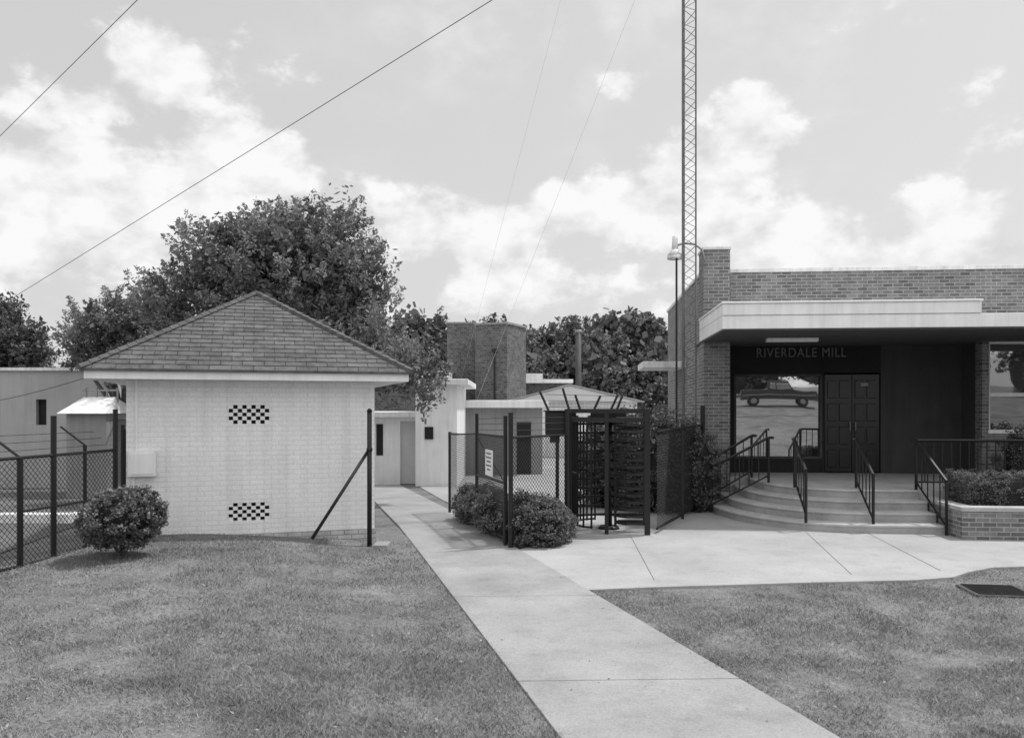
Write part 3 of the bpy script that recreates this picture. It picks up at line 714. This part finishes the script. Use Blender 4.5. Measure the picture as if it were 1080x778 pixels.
prof=[(330,365),(370,358),(410,345),(430,335),(455,332),(490,345),(520,338),(545,350),(570,347),(590,340),(615,338),(640,332),(662,328),(685,336),(705,345),(740,350),(800,350),(880,350),(960,350),(1040,350),(1120,350),(-60,370),(-10,372),(40,380),(90,378),(200,370),(260,370)]
for px,py in prof:
    D=72+random.uniform(-5,6)
    lobs.append(lob(px,py+24,D,24,24)); lobs.append(lob(px+random.uniform(-14,14),py+50,D-2,30,30)); lobs.append(lob(px+random.uniform(-10,10),py+78,D-3,32,28))
    lobs.append(lob(px+random.uniform(-14,14),py+14+random.uniform(-4,6),D,12,13))
e=E('distant_trees'); L,v,cc=clumps(lobs,3600,38,.75,.6,False,.6); leafmesh('foliage',L,.32,v,m_leaff,e,up=.5,asp=.7)
L,v,cc=clumps(lobs,1100,30,1.3,.1); leafmesh('inner_dark_fill',L,.7,v*.4,m_leaff,e,up=.3,asp=.8)  # inner leaves darkened in colour as shade within the crowns
mb=MB()
for px,py in prof: p=P(px,430,72); mb.seg((p.x,72,-.6),(p.x,72,5),.3,.15,6)
mb.obj('trunks',m_bark,e)
lobs=[]
for i in range(18):
    x=-35+i*5.4+random.uniform(-2,2); y=-42+random.uniform(-3,3); z=gz(y)+2.6; lobs+=[((x,y,z),(3.0,2.6,2.6+random.uniform(-.6,1.4))),((x+random.uniform(-2,2),y,z+1.5+random.uniform(-1,1.5)),(1.8,1.8,1.6))]
e=E('distant_trees'); L,v,cc=clumps(lobs,1000,36,.8,.6); leafmesh('foliage',L,.4,v,m_leaff,e,up=.5,asp=.7); cores('inner_dark_fill',lobs,.8,e)
mz=mound(-4.87,10.05)
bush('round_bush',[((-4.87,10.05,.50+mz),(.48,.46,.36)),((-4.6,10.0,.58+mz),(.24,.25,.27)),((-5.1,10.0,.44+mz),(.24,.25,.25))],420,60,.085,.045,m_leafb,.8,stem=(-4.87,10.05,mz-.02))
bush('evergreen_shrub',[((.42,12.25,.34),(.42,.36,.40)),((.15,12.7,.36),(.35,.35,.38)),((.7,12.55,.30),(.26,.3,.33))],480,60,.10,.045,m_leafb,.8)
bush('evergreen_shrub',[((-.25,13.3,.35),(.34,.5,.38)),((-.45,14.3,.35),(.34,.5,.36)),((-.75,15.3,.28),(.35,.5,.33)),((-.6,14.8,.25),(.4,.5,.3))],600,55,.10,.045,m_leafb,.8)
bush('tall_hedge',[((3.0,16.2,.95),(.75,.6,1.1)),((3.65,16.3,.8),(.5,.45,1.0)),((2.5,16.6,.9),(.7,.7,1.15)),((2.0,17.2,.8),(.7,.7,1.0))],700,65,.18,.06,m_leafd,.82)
mb=MB(); mb.prism([(xr(11.95)+.05,11.95),(.85,13.0),(.95,14.6),(xr(16.5)+.3,16.5),(xr(16.5)+.05,16.5)],-.5,.06); mb.obj('planting_bed_kerb',m_soil)
# ---------------- world ----------------
wd=bpy.data.worlds.new('World'); scene.world=wd; wd.use_nodes=True; nt=wd.node_tree
try: wd.cycles.sampling_method='MANUAL'; wd.cycles.sample_map_resolution=512
except Exception: pass
bg=nt.nodes['Background']
EL=64; S=Vector((.93,.37,0)).normalized(); az=math.atan2(S.x,S.y)
sky=N(nt,'ShaderNodeTexSky'); sky.sky_type='NISHITA'; sky.sun_disc=False; sky.sun_elevation=math.radians(EL); sky.sun_rotation=az; sky.air_density=1.2; sky.dust_density=3
bw=N(nt,'ShaderNodeRGBToBW'); nt.links.new(sky.outputs[0],bw.inputs[0])
base=math_(nt,'ADD',math_(nt,'MULTIPLY',bw.outputs[0],.055),.49)
tc=N(nt,'ShaderNodeTexCoord').outputs['Generated']
mp=N(nt,'ShaderNodeMapping'); mp.inputs['Scale'].default_value=(1,1,1.5); nt.links.new(tc,mp.inputs[0])
n1=noise(nt,mp.outputs[0],8,7,.6)
n2=noise(nt,mp.outputs[0],2.6,4,.6)
n3=noise(nt,mp.outputs[0],16,4,.55)
def vdir(px,py): return Vector(((px-540)/F,1,(430-py)/F)).normalized()
blobs=[(165,88,34,30),(85,108,60,22),(25,110,40,30),(90,200,100,60),(225,165,55,40),(40,260,120,50),(290,175,30,35),(200,230,70,40),
(455,250,60,34),(515,262,60,38),(560,300,110,32),(600,215,40,22),(660,225,80,32),(735,195,65,34),(790,160,52,26),(830,245,75,36),(760,250,70,30),(940,262,50,20),(1010,235,60,28),(1060,265,70,28),(870,285,130,26),(650,85,30,18),(790,112,26,16)]
f=None
for px,py,rx,rz in blobs:
    c=vdir(px,py); vs=N(nt,'ShaderNodeVectorMath',operation='SUBTRACT'); nt.links.new(tc,vs.inputs[0]); vs.inputs[1].default_value=c
    vm=N(nt,'ShaderNodeVectorMath',operation='MULTIPLY'); nt.links.new(vs.outputs[0],vm.inputs[0]); vm.inputs[1].default_value=(F/rx,F/rx,F/rz)
    vl=N(nt,'ShaderNodeVectorMath',operation='LENGTH'); nt.links.new(vm.outputs[0],vl.inputs[0])
    d=math_(nt,'SUBTRACT',1.25,vl.outputs['Value'])
    f=d if f is None else math_(nt,'MAXIMUM',f,d)
f=math_(nt,'MAXIMUM',f,-.6)
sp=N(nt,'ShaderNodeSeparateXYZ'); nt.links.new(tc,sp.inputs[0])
back_fill=mr(nt,sp.outputs[1],.35,-.1,-.5,.45)  # extra cloud added out of view behind camera as fill light
f=math_(nt,'MAXIMUM',f,back_fill)
dens=math_(nt,'ADD',math_(nt,'MULTIPLY',f,.6),math_(nt,'MULTIPLY',math_(nt,'SUBTRACT',n1,.5),2.8))
mask=mr(nt,dens,-.05,.36,0,1,True)
wisp=math_(nt,'MULTIPLY',mr(nt,n2,.42,.75,0,1,True),.5)
mask=math_(nt,'MAXIMUM',mask,wisp)
ccol=mr(nt,math_(nt,'ADD',n3,math_(nt,'MULTIPLY',dens,.15)),.35,.68,.70,.96)
ccol=math_(nt,'MULTIPLY',ccol,mr(nt,sp.outputs[1],.2,-.3,1.,1.45))  # unseen clouds behind camera brightened to light the front walls
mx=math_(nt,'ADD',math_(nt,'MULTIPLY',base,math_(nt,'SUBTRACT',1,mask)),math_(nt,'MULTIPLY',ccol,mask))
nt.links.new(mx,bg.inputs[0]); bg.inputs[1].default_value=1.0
sl=bpy.data.lights.new('sun','SUN'); sl.energy=3.0; sl.angle=math.radians(2.5); sl.color=(1,1,1)
so=bpy.data.objects.new('sun',sl); scene.collection.objects.link(so)
sd=Vector((S.x*math.cos(math.radians(EL)),S.y*math.cos(math.radians(EL)),math.sin(math.radians(EL)))); so.rotation_euler=sd.to_track_quat('Z','Y').to_euler()
cam=bpy.data.cameras.new('camera'); cam.sensor_width=36; cam.lens=F/1080*36; cam.shift_y=41/1080; cam.clip_end=3000; cam.clip_start=.1
co=bpy.data.objects.new('camera',cam); co.location=(0,0,H); co.rotation_euler=(math.radians(90),0,0); scene.collection.objects.link(co); scene.camera=co
scene.view_settings.view_transform='Standard'
try: scene.view_settings.look='None'
except: pass
